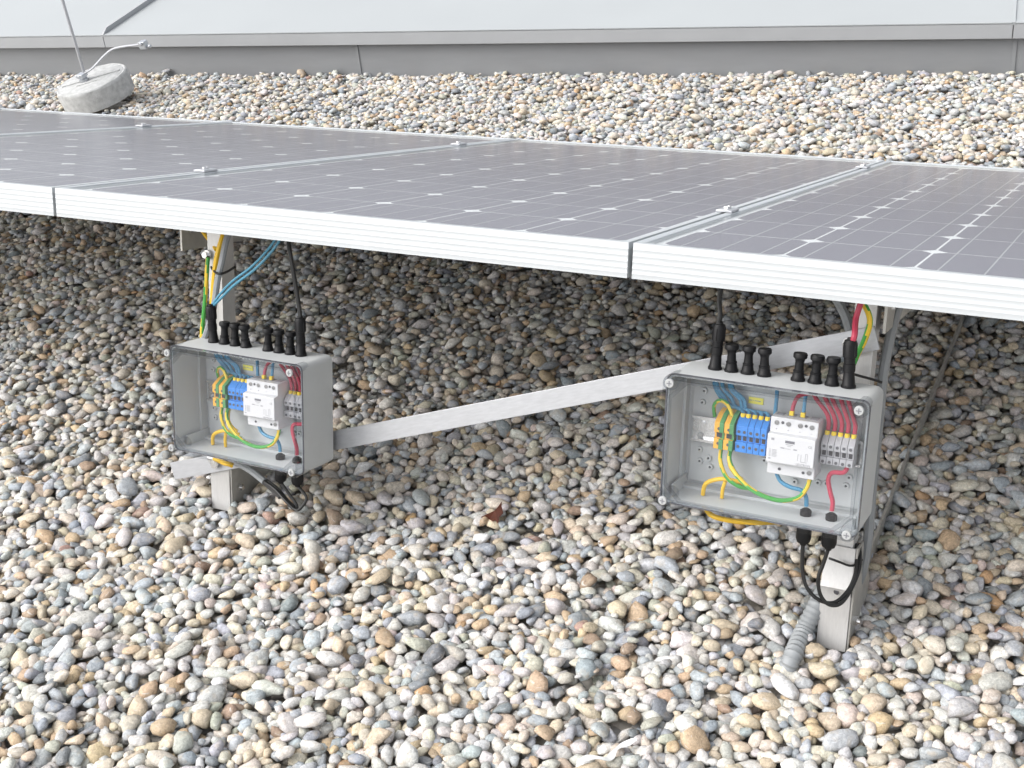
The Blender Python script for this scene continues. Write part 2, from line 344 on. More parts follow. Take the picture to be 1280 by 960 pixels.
# ------------------------------------------------------------------ junction boxes
def rotbox(m, c, s): m.box(c[0]-s[0]/2, c[0]+s[0]/2, c[1]-s[1]/2, c[1]+s[1]/2, c[2]-s[2]/2, c[2]+s[2]/2)
def textmesh(txt, size, m, name):
    cu = bpy.data.curves.new(name, 'FONT'); cu.body = txt; cu.size = size; cu.align_x = 'LEFT'; cu.extrude = .00005; cu.resolution_u = 2
    tmp = bpy.data.objects.new(name, cu); col.objects.link(tmp)
    dg = bpy.context.evaluated_depsgraph_get(); me = bpy.data.meshes.new_from_object(tmp.evaluated_get(dg)); bpy.data.objects.remove(tmp)
    me.materials.clear(); me.materials.append(M[m]); me.name = name; return me
TX = {'brand': textmesh('LEUTRON', .0040, 'print', 'brand_print'), 'ce': textmesh('CE', .0042, 'print', 'mark_print')}
BW, BH = .258, .176
def jbox(origin, label, cables_at):
    o = empty('junction_box', T(*origin)); tag(o, label, 'junction box', 'junction boxes under the panels')
    hw, hh = BW/2, BH/2
    # body shell
    m = MB(); m.ring(rrect(hw, hh, .010), rrect(hw-.0035, hh-.0035, .008), .012, .090)
    m.prism(rrect(hw-.0034, hh-.0034, .008), 'y', .0865, .0898); body = m.build('enclosure', M['enc'], o)
    MB().ring(rrect(hw-.0036, hh-.0036, .008), rrect(hw-.0075, hh-.0075, .006), .070, .0864).build('inner_step', M['enc'], body)
    MB().ring(rrect(hw+.0003, hh+.0003, .010), rrect(hw-.0012, hh-.0012, .009), .0100, .0119).build('gasket', M['print'], body)
    for sx in (-1, 1):            # ribs in the lower corners
        for k in range(3):
            x = sx*(hw-.0036-.0022*(2-k)); MB().box(min(x, x-sx*.003), max(x, x-sx*.003), .030+.006*k, .0865, -hh+.0034, -hh+.010+.005*(2-k)).build('corner_rib', M['enc'], body)
    # mounting plate and posts
    pl = MB().box(-.1155, .1155, .0815, .0862, -.0755, .0755).build('mounting_plate', M['enc'], o, bevel=.0008)
    bosses = [(-.100, .052), (-.1015, .036), (-.1015, .002-.012), (-.1015, -.030), (-.088, -.040), (-.100, -.046), (-.085, -.052), (.060, -.048), (.071, -.047), (.096, -.046), (.099, -.034), (.030, -.052), (-.012, -.030), (.10, .05)]
    mb1 = MB().lathe([(0, .0045), (-.004, .0042), (-.004, .0018), (-.001, .0018)], (0, .0815, 0), (0, 1, 0), 10).mesh('mounting_boss', M['enc']); mb1.materials.append(M['dark']); mb1.polygons[-1].material_index = 1  # hole bottom coloured dark, standing in for the shade inside the boss
    mb2 = MB().cyl((0, .0790, 0), (0, .0773, 0), .0018, 8).mesh('boss_hole', M['dark'])
    for x, z in bosses: q = link('mounting_boss', mb1, pl, (x, 0, z)); 
    # rail
    m = MB(); m.prism([(.0815, .004), (.0740, .004), (.0740, .0175), (.0728, .0175), (.0728, .0150), (.0800, .0138), (.0800, -.0128), (.0728, -.0140), (.0728, -.0165), (.0740, -.0165), (.0740, -.003), (.0815, -.003)][::-1] if False else
                      [(.0815, -.0135), (.0728, -.0135), (.0728, -.0170), (.0740, -.0170), (.0745, -.0145), (.0815, -.0145)], 'x', -.1125, .1125)
    m.prism([(.0815, .0145), (.0728, .0145), (.0728, .0180), (.0740, .0180), (.0745, .0155), (.0815, .0155)], 'x', -.1125, .1125)
    m.box(-.1125, .1125, .0795, .0813, -.0134, .0144); m.build('mounting_rail', M['steel'], o)
    m = MB(); m.cyl((-.099, .0795, .006), (-.099, .0765, .006), .0042, 12); m.build('rail_screw', M['steel'], o)
    # surge protector
    prof = [(.072, -.031), (.072, .040), (.060, .044), (.035, .044), (.035, .0250), (.0265, .0240), (.025, .0225), (.025, -.0125), (.0265, -.0140), (.035, -.0150), (.035, -.031)]
    m = MB(); m.prism(prof, 'x', .0035, .0640); spd = m.build('surge_protector', M['white'], o, bevel=.0007)
    m = MB()
    for x in (.0115, .026, .0405, .055): m.box(x-.005, x+.005, .045, .058, .0439, .0446)
    m.build('terminal_opening', M['printlight'], spd)
    sc1 = MB().lathe([(0, .0031), (.0006, .0031), (.0007, .0027), (.0002, .0025)], (0, 0, 0), (0, -1, 0), 12).mesh('screw', M['screw'])
    sc2 = MB().lathe([(0, .0020), (.0004, .0020), (.0005, .0015), (.0002, .0014)], (0, 0, 0), (0, -1, 0), 10).mesh('screw', M['slotgrey'])
    slot = MB().box(-.0022, .0022, -.0007, -.0004, -.0004, .0004).mesh('screw_slot', M['dark'], False)
    for x in (.0115, .0265, .0415, .0560): link('screw', sc1, spd, (x, .0349, .0370))
    for x in (.0190, .0487): link('screw', sc2, spd, (x, .0349, .0378))
    for x, z, me in ((.0195, -.0235, sc2), (.0500, -.0235, sc2), (.0575, -.0225, sc1)): link('screw', me, spd, (x, .0349, z))
    pr = MB()
    def mark(x0, x1, z, h): pr.box(x0, x1, .02485, .02500, z, z+h)
    mark(.0085, .0125, .0163, .0030)
    for z in (.0035, .0018, .0001, -.0016, -.0033, -.0050):
        x = .0070
        for wd in (.0022, .0050+.002*((z*7919) % 1)): mark(x, x+wd, z, .0007); x += wd+.0014
    mark(.0065, .0095, -.0088, .0016)
    for x, z, h in ((.0435, -.0060, .0085), (.0475, -.0065, .0095), (.0530, -.0060, .0100), (.0555, -.0050, .0085)): mark(x, x+.0006, z, h)
    mark(.0435, .0455, .0020, .0006); mark(.0475, .0555, -.0070, .0006); mark(.0530, .0560, .0040, .0006)
    pr.build('print_marks', M['printlight'], spd, smooth=False)
    pr = MB()
    for x, p_ in ((.0115, 1), (.0265, 1), (.0415, 0), (.0560, 0)):
        pr.box(x-.0009, x+.0009, .0348, .0350, .0284, .0288)
        if p_: pr.box(x-.0002, x+.0002, .0347, .0350, .0277, .0295)
    pr.build('polarity_marks', M['print'], spd, smooth=False)
    pr = MB(); pr.box(.0265, .0385, .0247, .0250, .0148, .0182); pr.build('dark_window', M['print'], spd, smooth=False)
    pr = MB()
    for x0, x1, z, h in ((.0275, .0365, .0126, .0009), (.0295, .0345, .0108, .0006), (.0210, .0262, .0070, .0016), (.0270, .0340, .0072, .0006), (.0375, .0420, .0068, .0018)): pr.box(x0, x1, .02485, .0250, z, z+h)
    pr.build('type_print', M['printlight'], spd, smooth=False)
    for k, x, z in (('brand', .0420, -.0118), ('ce', .0555, .0125)):
        q = link(TX[k].name, TX[k], spd, (x, .0249, z)); q.rotation_euler = (math.pi/2, 0, 0)
    # terminals
    def term(x0, wd, z0, z1, yf, m1, cap, m2=None):
        mid = (z0+z1)/2
        prof = [(.0725, z0-.004), (.0725, z1+.012), (.056, z1+.008), (yf+.001, z1), (yf, z1-.001), (yf, mid+.0045), (yf+.004, mid+.004), (yf+.004, mid-.004), (yf, mid-.0045), (yf, z0)]
        b = MB(); b.prism(prof, 'x', x0+.00025, x0+wd-.00025); t = b.build('terminal', M[m1], o, bevel=.0003)
        for z in (mid+.0095, mid-.0105):
            link('screw', sc2, t, (x0+wd/2, yf-.0001, z))
        MB().box(x0+wd*.22, x0+wd*.78, yf+.0035, yf+.0041, mid-.003, mid+.003).build('bridge_slot', M['dark'], t, smooth=False)
        if cap: 
            c = MB(); c.cyl((x0+wd/2, .0585, z1+.005), (x0+wd/2, .0600, z1+.0125), .0033, 10); c.build('wire_ferrule', M['yellow'], t)
        if m2: 
            prof2 = [(y-.0004 if y < .07 else y, z) for y, z in prof]
            b = MB(); b.prism([(y, (z-mid)*1.012+mid) for y, z in prof2], 'x', x0+wd*.55, x0+wd-.0002); b.build('green_half', M[m2], t)
        return t
    for k in range(2): term(-.0715+.0132*k, .0130, -.0125, .0235, .041, 'orange_t', False, 'green_t')
    for k in range(5): term(-.0445+.0083*k+.001*(k == 0), .0083, -.0135, .0225, .045, 'blue', k < 5)
    for k in range(5): term(.0662+.0083*k, .0083, -.0110, .0165, .047, 'grey_t', True)
    # yellow sticker
    lb = MB(); lb.box(-.0395, -.0200, .0800, .08149, .0440, .0525); lb = lb.build('yellow_sticker', M['label'], pl, smooth=False)
    d_ = MB()
    for x0, x1, z in ((-.038, -.0345, .0470), (-.0335, -.0325, .0470), (-.0315, -.0230, .0468)): d_.box(x0, x1, .0798, .08005, z+.001, z+.0021)
    d_.build('sticker_print', M['printlight'], lb, smooth=False)
    # wires inside
    def wire(pts, r, m, tw=None):
        b = MB(); b.tube(pts, r, 8, 6, tw); b.build('wire', M[m], o)
    top = .083; zt = {x: top for x in ()}
    for k, (xs, xe) in enumerate(((-.083, -.0395), (-.0795, -.0310), (-.072, -.0230), (-.062, -.0145), (-.0585, -.0063))):
        wire([(xs, .062, .082), (xs+.001, .066, .064), (xs+.007+.002*k, .072, .050), (xs+(xe-xs)*.40, .073, .0400-.0012*k), (xe-.006, .070, .0365), (xe, .0605, .033)], .0026, 'wblue')
    wire([(.000, .066, .080), (.0005, .067, .060), (.000, .068, .035), (.001, .07, .02)], .0026, 'wblue')
    for k, (xs, xe) in enumerate(((.047, .0704), (.060, .0787), (.069, .0870), (.080, .0953), (.089, .1036))):
        wire([(xs, .060, .081), (xs+.004, .060, .070), (xe-.004, .061, .052), (xe, .0615, .041), (xe, .0615, .030)], .0028, 'wred')
    wire([(.072, .058, .079), (.050, .056, .076), (.032, .056, .070), (.0265, .053, .058), (.0255, .0515, .045)], .0026, 'wred')
    wire([(.040, .060, .080), (.0395, .056, .066), (.0400, .052, .045)], .0024, 'wblue')
    for x in (.0255, .0400):
        b = MB(); b.box(x-.0028, x+.0028, .048, .054, .0443, .0505); b.build('wire_ferrule', M['yellow'], o, bevel=.0006)
    wire([(-.0805, .070, .022), (-.081, .066, .038), (-.072, .062, .047), (-.060, .058, .043), (-.053, .056, .030), (-.0515, .057, .024)], .0027, 'pe', 90)
    wire([(-.064, .058, -.010), (-.063, .050, -.030), (-.052, .046, -.050), (-.035, .046, -.060), (-.022, .050, -.062)], .0028, 'pe', 70)
    wire([(-.051, .056, -.012), (-.050, .048, -.028), (-.035, .040, -.045), (-.010, .036, -.060), (.020, .036, -.066), (.044, .040, -.060), (.054, .044, -.046), (.0575, .046, -.030)], .0030, 'pe', 50)
    wire([(-.052, .060, -.012), (-.052, .055, -.033), (-.044, .052, -.045), (-.032, .052, -.052)], .0024, 'wyellow')
    wire([(-.084, .052, -.083), (-.080, .050, -.066), (-.062, .049, -.056), (-.044, .050, -.055), (-.030, .054, -.058)], .0030, 'wyellow')
    wire([(-.058, .053, -.083), (-.057, .051, -.070), (-.054, .050, -.058)], .0026, 'wyellow')
    wire([(.010, .052, -.030), (.018, .050, -.044), (.032, .049, -.050), (.046, .050, -.052), (.053, .050, -.060), (.0545, .050, -.072)], .0028, 'wblue')
    wire([(.100, .056, -.014), (.096, .052, -.020), (.083, .050, -.022), (.079, .050, -.032), (.083, .050, -.048), (.0870, .050, -.060), (.0872, .050, -.072)], .0030, 'wred')
    for x in (.0545, .0872): MB().lathe([(0, .0075), (.007, .0075), (.009, .005), (.010, .0035)], (x, .050, -.0848), (0, 0, 1), 8).build('cable_nut', M['black'], o)
    # clear lid
    lid = MB().ring(rrect(hw+.001, hh+.001, .012), rrect(hw-.006, hh-.006, .009), -.003, .0098).build('lid_rim', M['rim'], o, bevel=.0008)
    cut = []
    a, bz, c = hw-.0061, hh-.0061, .022
    cut = [(a-c, bz), (-a+c, bz), (-a, bz-c), (-a, -bz+c), (-a+c, -bz), (a-c, -bz), (a, -bz+c), (a, bz-c)]
    MB().prism(cut, 'y', -.0030, -.0010).build('lid_pane', M['lid'], lid)
    n_ = MB()
    inn = [(u*.965, v*.95) for u, v in cut]
    MB().ring(cut[::-1], inn[::-1], .0005, .0035).build('lid_step', M['rim'], lid)
    for sx in (-1, 1):
        for sz in (-1, 1):
            x, z = sx*.1190, sz*.0790
            tri = [(sx*a, sz*bz), (sx*(a-c), sz*bz), (sx*a, sz*(bz-c))]
            if sx*sz > 0: tri = tri[::1]
            else: tri = tri[::-1]
            MB().prism(tri, 'y', .0012, .0035).build('corner_web', M['lid'], lid)
            MB().lathe([(-.006, .0098), (.0, .0105), (.030, .0095)], (x, 0, z), (0, 1, 0), 18).build('corner_boss', M['rim'], lid)
            s = MB().lathe([(0, .0060), (-.0020, .0060), (-.0032, .0052), (-.0032, .003)], (x, -.0061, z), (0, 1, 0), 16).build('lid_screw', M['screwgrey'], lid)
            m = MB(); m.box(x-.0034, x+.0034, -.0097, -.0093, z-.0006, z+.0006); m.box(x-.0006, x+.0006, -.0098, -.0094, z-.0034, z+.0034); m.build('cross_slot', M['print'], s, smooth=False)
    # plugs on top
    base = [(0, .0092), (.003, .0092), (.0045, .0080)]
    capped = base+[(.011, .0068), (.0115, .0071), (.0135, .0071), (.014, .0060), (.024, .0055), (.0275, .0062), (.0300, .0088), (.0340, .0090), (.036, .0080), (.0361, .002)]
    wired = base+[(.020, .0066), (.0205, .0074), (.030, .0076), (.0305, .0068), (.038, .0070), (.0385, .0084), (.056, .0086), (.060, .0070), (.0605, .0045), (.063, .004)]
    xs = (-.082, -.060, -.0385, -.0165, .027, .0485, .070, .0905)
    mc = MB().lathe(capped, (0, 0, 0), (0, 0, 1), 14).mesh('capped_socket', M['black']); mw = MB().lathe(wired, (0, 0, 0), (0, 0, 1), 14).mesh('cable_plug', M['black'])
    mr = MB()
    for k in range(8):
        a_ = k*math.pi/4; mr.box(.0080*math.cos(a_)-.0008, .0080*math.cos(a_)+.0008, .0080*math.sin(a_)-.0008, .0080*math.sin(a_)+.0008, .040, .055)
    mr = mr.mesh('grip_rib', M['black'])
    for k, x in enumerate(xs):
        wr = k in cables_at
        q = link('cable_plug' if wr else 'capped_socket', mw if wr else mc, o, (x, .061, hh)); q.rotation_euler = (random.uniform(-.05, .05), random.uniform(-.05, .05), random.uniform(0, 6))
        if wr: link('grip_rib', mr, q)
    wired_dn = [(-h, r) for h, r in [(0, .0085), (.004, .0085), (.005, .0075), (.012, .0075), (.0125, .0095), (.027, .0100), (.033, .0080), (.0335, .005), (.037, .004)]]
    md = MB().lathe(wired_dn, (0, 0, 0), (0, 0, 1), 14).mesh('bottom_plug', M['black'])
    for x in (.0545, .0872): link('bottom_plug', md, o, (x, .050, -hh))
    return o
RO, LO = (.186, -.022, -.251), (-.657, -.008, -.324)
jbox(RO, 'grey junction box with clear lid on the right post, red wires visible', (0, 7))
jbox(LO, 'grey junction box with clear lid on the left post, smaller in view', (0, 7))

# ------------------------------------------------------------------ cables and conduits
def px(*pts): return [tuple(at(*p)) for p in pts]
bR = lambda x, y, z: (RO[0]+x, RO[1]+y, RO[2]+z); bL = lambda x, y, z: (LO[0]+x, LO[1]+y, LO[2]+z)
hh = BH/2
cable('black_cable', [bR(-.082, .061, hh+.060), bR(-.080, .061, hh+.072)]+px((899, 375, .045), (902, 357, .05), (904, 335, .07)), .0032, 'blackcable', 'black cable rising from the leftmost plug of the right box', 'cable')
cable('red_cable', [bR(.0905, .061, hh+.060), bR(.092, .061, hh+.068)]+px((1070, 398, .055), (1077, 375, .06), (1083, 350, .08)), .0038, 'wred', 'red cable rising from the plug at the right post', 'cable')
cable('earth_cable', px((1073, 360, .075), (1079, 378, .072), (1086, 393, .07), (1087, 406, .07), (1080, 427, .074), (1073, 440, .078), (1066, 456, .082)), .0038, 'pe', 'green and yellow earth cable curling in front of the right post', 'cable', twist=45)
cable('grey_conduit', px((1036, 360, .16), (1047, 376, .16), (1057, 396, .16), (1064, 420, .15), (1068, 445, .14)), .0065, 'conduit', 'smooth grey conduit coming down behind the red cable', 'conduit')
cable('grey_conduit', px((1128, 372, .17), (1120, 392, .16), (1111, 430, .15), (1104, 470, .145), (1097, 540, .145), (1090, 610, .145), (1084, 680, .145), (1074, 725, .155), (1050, 765, .17)), .0066, 'conduit', 'grey conduit running down the right post beside the right box', 'conduit')
cable('cable_tie', px((1062, 466, .074), (1075, 470, .082), (1090, 474, .09), (1102, 478, .10)), .0018, 'blackcable', 'black cable tie around the right post above the box', 'cable tie', 'cable ties', n=6)
cable('cable_tie', px((1037, 698, .07), (1048, 702, .088), (1062, 707, .088), (1072, 705, .10), (1077, 700, .12)), .0018, 'blackcable', 'black cable tie around the right post below the box', 'cable tie', 'cable ties', n=6)
cable('yellow_cable', [bR(-.084, .052, -hh-.001)]+px((886, 641, .035), (900, 648, .035), (925, 652, .04), (955, 653, .05), (985, 651, .08)), .0036, 'wyellow', 'yellow cable looping under the right box', 'cable')
a0 = bR(.0545, .050, -hh-.036); b0 = bR(.0872, .050, -hh-.036)
cable('loop_cable', [a0]+px((1003, 712, .03), (1009, 735, .03), (1024, 750, .035), (1043, 753, .05), (1060, 738, .07), (1069, 718, .085), (1071, 700, .10), (1070, 680, .115)), .0026, 'blackcable', 'outer black cable hanging in a loop below the right box', 'cable')
cable('loop_cable', [b0]+px((1029, 705, .03), (1023, 722, .03), (1025, 742, .035), (1035, 755, .04), (1050, 755, .05), (1063, 738, .075), (1073, 715, .09), (1075, 698, .105), (1074, 680, .12)), .0026, 'blackcable', 'inner black cable hanging in a loop below the right box', 'cable')
# corrugated conduit: real rings
def corrugated():
    P = [Vector(T(*at(1034, 735, .150))), Vector(T(*at(1022, 755, .110))), Vector(T(*at(1004, 790, .085))), Vector(ground(990, 822, .012)), Vector(ground(982, 842, -.012))]
    m = MB(); m.tube([p-P[-1] for p in P], .0122, 14, 12, None, .075)
    tag(m.build('corrugated_conduit', M['conduit'], loc=P[-1]), 'grey corrugated conduit dropping into the gravel beside the right foot', 'conduit')
corrugated()
# left box
cable('blue_cable', [bL(-.0835, .061, hh+.060)]+px((275, 368, .055), (290, 352, .055), (315, 333, .055), (335, 312, .06), (346, 296, .065), (350, 282, .08)), .0022, 'wteal', 'upper of two blue cables from the left box', 'cable')
cable('blue_cable', [bL(-.0800, .061, hh+.060)]+px((278, 371, .052), (293, 356, .052), (318, 337, .052), (339, 315, .058), (350, 299, .062), (355, 284, .08)), .0022, 'wteal', 'lower of two blue cables from the left box', 'cable')
cable('black_cable', [bL(.0905, .061, hh+.060)]+px((374, 385, .055), (370, 360, .055), (365, 330, .055), (361, 305, .06), (361, 285, .08)), .0034, 'blackcable', 'black cable rising from the rightmost plug of the left box', 'cable')
cable('yellow_cable', px((284, 280, .09), (277, 300, .075), (271, 322, .068), (268, 345, .068), (265, 380, .07), (262, 420, .075), (262, 440, .08)), .0042, 'wyellow', 'thick yellow cable tied to the left post', 'cable')
cable('yellow_cable', px((247, 280, .13), (256, 293, .12), (264, 303, .11), (270, 312, .098)), .0034, 'wyellow', 'short yellow cable crossing the beam at the left post', 'cable')
cable('grey_conduit', px((290, 282, .09), (283, 300, .075), (277, 328, .062), (272, 350, .06), (267, 385, .06), (260, 410, .065), (253, 430, .072)), .0050, 'conduit', 'grey sheathed cable bending down to the left box', 'cable')
cable('earth_cable', px((260, 322, .092), (259, 335, .088), (258, 352, .086), (256, 380, .084), (253, 410, .084), (252, 432, .086)), .0036, 'pe', 'green and yellow earth cable bolted to the left post', 'cable', twist=60)
cable('cable_tie', px((264, 334, .085), (270, 341, .055), (277, 342, .052), (285, 339, .08), (293, 334, .12)), .0020, 'blackcable', 'black cable tie around the left post', 'cable tie', 'cable ties', n=6)
m = MB(); m.cyl((0, 0, 0), (0, -.004, 0), .0075, 12); m.cyl((0, -.004, 0), (0, -.010, 0), .0055, 6); q = m.build('lug_bolt', M['steel'], loc=T(*at(260, 318, .098))); q.rotation_euler = (-TH, 0, 0)
tag(q, 'small steel bolt holding the earth lug on the left post', 'bolt')
a0 = bL(.0545, .050, -hh-.036); b0 = bL(.0872, .050, -hh-.036)
cable('loop_cable', [b0]+px((383, 622, .035), (376, 635, .03), (369, 637, .03), (356, 625, .03), (344, 612, .035), (333, 604, .04), (322, 597, .045)), .0026, 'blackcable', 'lower black cable looping below the left box to a grey sleeve', 'cable')
cable('loop_cable', [a0]+px((363, 620, .038), (370, 630, .035), (371, 636, .035), (361, 627, .035), (348, 612, .04), (337, 603, .045), (324, 595, .05)), .0026, 'blackcable', 'upper black cable looping below the left box to a grey sleeve', 'cable')
cable('grey_sleeve', px((296, 579, .07), (305, 583, .06), (316, 590, .052), (326, 598, .046), (331, 602, .043)), .0058, 'conduit', 'grey sleeve below the left box with black cables in it', 'sleeve')
cable('black_sleeve', px((327, 599, .045), (336, 607, .042), (345, 615, .038), (351, 621, .036)), .0050, 'blackcable', 'short black shrink sleeve at the end of the grey sleeve', 'sleeve')
cable('earth_strap', px((268, 573, .083), (275, 576, .080), (281, 579, .076), (286, 580, .076), (291, 582, .08)), .0042, 'wyellow', 'yellow earth lug sleeve bolted on the brace end', 'cable')

# ------------------------------------------------------------------ lightning rod on its concrete foot
def rod_stand():
    c = np.array((-2.965, 2.015, .062)); rad = .137
    o = bpy.data.objects.new('lightning_rod_stand', None); col.objects.link(o); o.location = c
    o.rotation_euler = (R(10.7), R(-4.8), R(0))
    tag(o, 'concrete disc foot tilted on the gravel with thin lightning rod', 'rod stand')
    n = 40; m = MB(); prof = [(-.036, rad*.96), (-.034, rad*.985), (.030, rad), (.040, rad*.985), (.0445, rad*.95), (.0435, rad*.90), (.0455, rad*.88)]
    vs = []; fs = []
    for h, r in prof:
        for k in range(n):
            a = 2*math.pi*k/n; vs.append((r*math.cos(a), r*math.sin(a), h+random.uniform(-.0006, .0006)))
    for i in range(len(prof)-1):
        for k in range(n): fs.append((i*n+k, i*n+(k+1) % n, (i+1)*n+(k+1) % n, (i+1)*n+k))
    fs += [tuple(range(n))[::-1], tuple(range((len(prof)-1)*n, len(prof)*n))]
    base = m.add(vs, fs).build('concrete_disc', M['concrete'], o)
    q = MB().box(-.112, .112, -.006, .006, .0450, .0495).build('cast_ridge', M['concrete'], base, bevel=.0015); q.rotation_euler = (0, 0, R(32))
    q = MB().box(-.05, .03, -.042, -.030, .0450, .0475).build('cast_ridge', M['concrete'], base, bevel=.001); q.rotation_euler = (0, 0, R(32))
    MB().lathe([(.045, .017), (.055, .017), (.056, .012), (.070, .012)], (-.02, -.015, 0), n=10).build('socket', M['zinc'], o)
    MB().lathe([(.06, .0055), (.75, .0055), (.76, .002)], (-.02, -.015, 0), (.10, .12, 1), 10).build('rod', M['alu'], o)
    cl = MB(); cl.box(-.036, -.004, -.032, .000, .062, .074); cl.cyl((-.02, -.034, .068), (-.02, .006, .068), .006, 6); cl.build('clamp', M['zinc'], o, bevel=.001)
    wr = MB(); wr.tube([(-.015, -.01, .070), (.03, .005, .085), (.085, .035, .118), (.13, .055, .132), (.225, .085, .126)], .0040, 8); wr.build('side_wire', M['alu'], o)
    cl = MB(); cl.box(.222, .250, .075, .098, .110, .137); cl.cyl((.215, .086, .115), (.262, .090, .115), .007, 6); cl.cyl((.236, .070, .131), (.236, .104, .131), .007, 6); cl.build('wire_clamp', M['zinc'], o, bevel=.001)
    return c, rad
DC, DR = rod_stand()

# ------------------------------------------------------------------ gravel: stones dropped one by one on a height field
X0, X1, Y0, Y1, G_ = -4.7, 1.7, -1.15, 2.85, .003
nx, ny = int((X1-X0)/G_), int((Y1-Y0)/G_)
Hf = np.full((nx, ny), -.020)
gx = X0+(np.arange(nx)+.5)*G_; gy = Y0+(np.arange(ny)+.5)*G_
GX, GY = np.meshgrid(gx, gy, indexing='ij')
# which part of the bed the camera, or one a step aside, can see
def inview(margin):
    best = np.zeros((nx, ny), bool)
    P = np.stack((GX-CAMP[0], GY-CAMP[1], np.full_like(GX, -CAMP[2])), -1)
    z = P@cF; u = (P@cR)/z*FPX; v = (P@cU)/z*FPX
    mpx = margin*FPX/np.maximum(z, .3)
    return (z > .2) & (np.abs(u) < 640+mpx) & (v < 480+mpx) & (v > -480-mpx)
wally = W0[1]+(GX-W0[0])*WD[1]/WD[0]
def under_panel(m):     # ground the sight line reaches only through the panels (kept m short of their outline)
    D = np.stack((GX-CAMP[0], GY-CAMP[1], np.full_like(GX, -CAMP[2])), -1)
    dn = D[..., 1]*ST+D[..., 2]*CT; t_ = -camT[2]/dn; a_ = camT[1]+t_*(D[..., 1]*CT-D[..., 2]*ST); x_ = CAMP[0]+t_*D[..., 0]
    return (t_ > 0) & (t_ < 1) & (a_ > m) & (a_ < 1.65-m) & (x_ > -3) & (x_ < .99)
dom = inview(.25) & (GY < wally-.012) & ~under_panel(.12)
blk = np.zeros((nx, ny), bool)
blk |= (GX-DC[0])**2+(GY-DC[1])**2 < (DR*.90)**2
for xp in (-.771, .277):
    blk |= (np.abs(GX-xp) < .021) & (GY > -.060) & (GY < -.012)
cp = ground(995, 815, 0); blk |= ((GX-cp[0])**2+(GY-cp[1])**2) < .015**2
Hf[blk] = .5
NV = 260; var = []
ico = {}
def icosphere(level):
    t = (1+5**.5)/2
    V = [(-1,t,0),(1,t,0),(-1,-t,0),(1,-t,0),(0,-1,t),(0,1,t),(0,-1,-t),(0,1,-t),(t,0,-1),(t,0,1),(-t,0,-1),(-t,0,1)]
    F = [(0,11,5),(0,5,1),(0,1,7),(0,7,10),(0,10,11),(1,5,9),(5,11,4),(11,10,2),(10,7,6),(7,1,8),(3,9,4),(3,4,2),(3,2,6),(3,6,8),(3,8,9),(4,9,5),(2,4,11),(6,2,10),(8,6,7),(9,8,1)]
    V = [np.array(v)/np.linalg.norm(v) for v in V]
    for _ in range(level):
        c = {}; F2 = []
        def midp(a, b):
            k = (min(a, b), max(a, b))
            if k not in c: q = V[a]+V[b]; V.append(q/np.linalg.norm(q)); c[k] = len(V)-1
            return c[k]
        for a, b, d in F:
            e, f, g = midp(a, b), midp(b, d), midp(d, a); F2 += [(a,e,g), (b,f,e), (d,g,f), (e,f,g)]
        F = F2
    return np.array(V), np.array(F)
def octasphere():
    V = [(1,0,0),(-1,0,0),(0,1,0),(0,-1,0),(0,0,1),(0,0,-1)]; F = [(0,2,4),(2,1,4),(1,3,4),(3,0,4),(2,0,5),(1,2,5),(3,1,5),(0,3,5)]
    V = [np.array(v, float) for v in V]; c = {}; F2 = []
    def midp(a, b):
        k = (min(a, b), max(a, b))
        if k not in c: q = V[a]+V[b]; V.append(q/np.linalg.norm(q)); c[k] = len(V)-1
        return c[k]
    for a, b, d in F:
        e, f, g = midp(a, b), midp(b, d), midp(d, a); F2 += [(a,e,g), (b,f,e), (d,g,f), (e,f,g)]
    return np.array(V), np.array(F2)
LOD = [icosphere(2), icosphere(1), octasphere()]
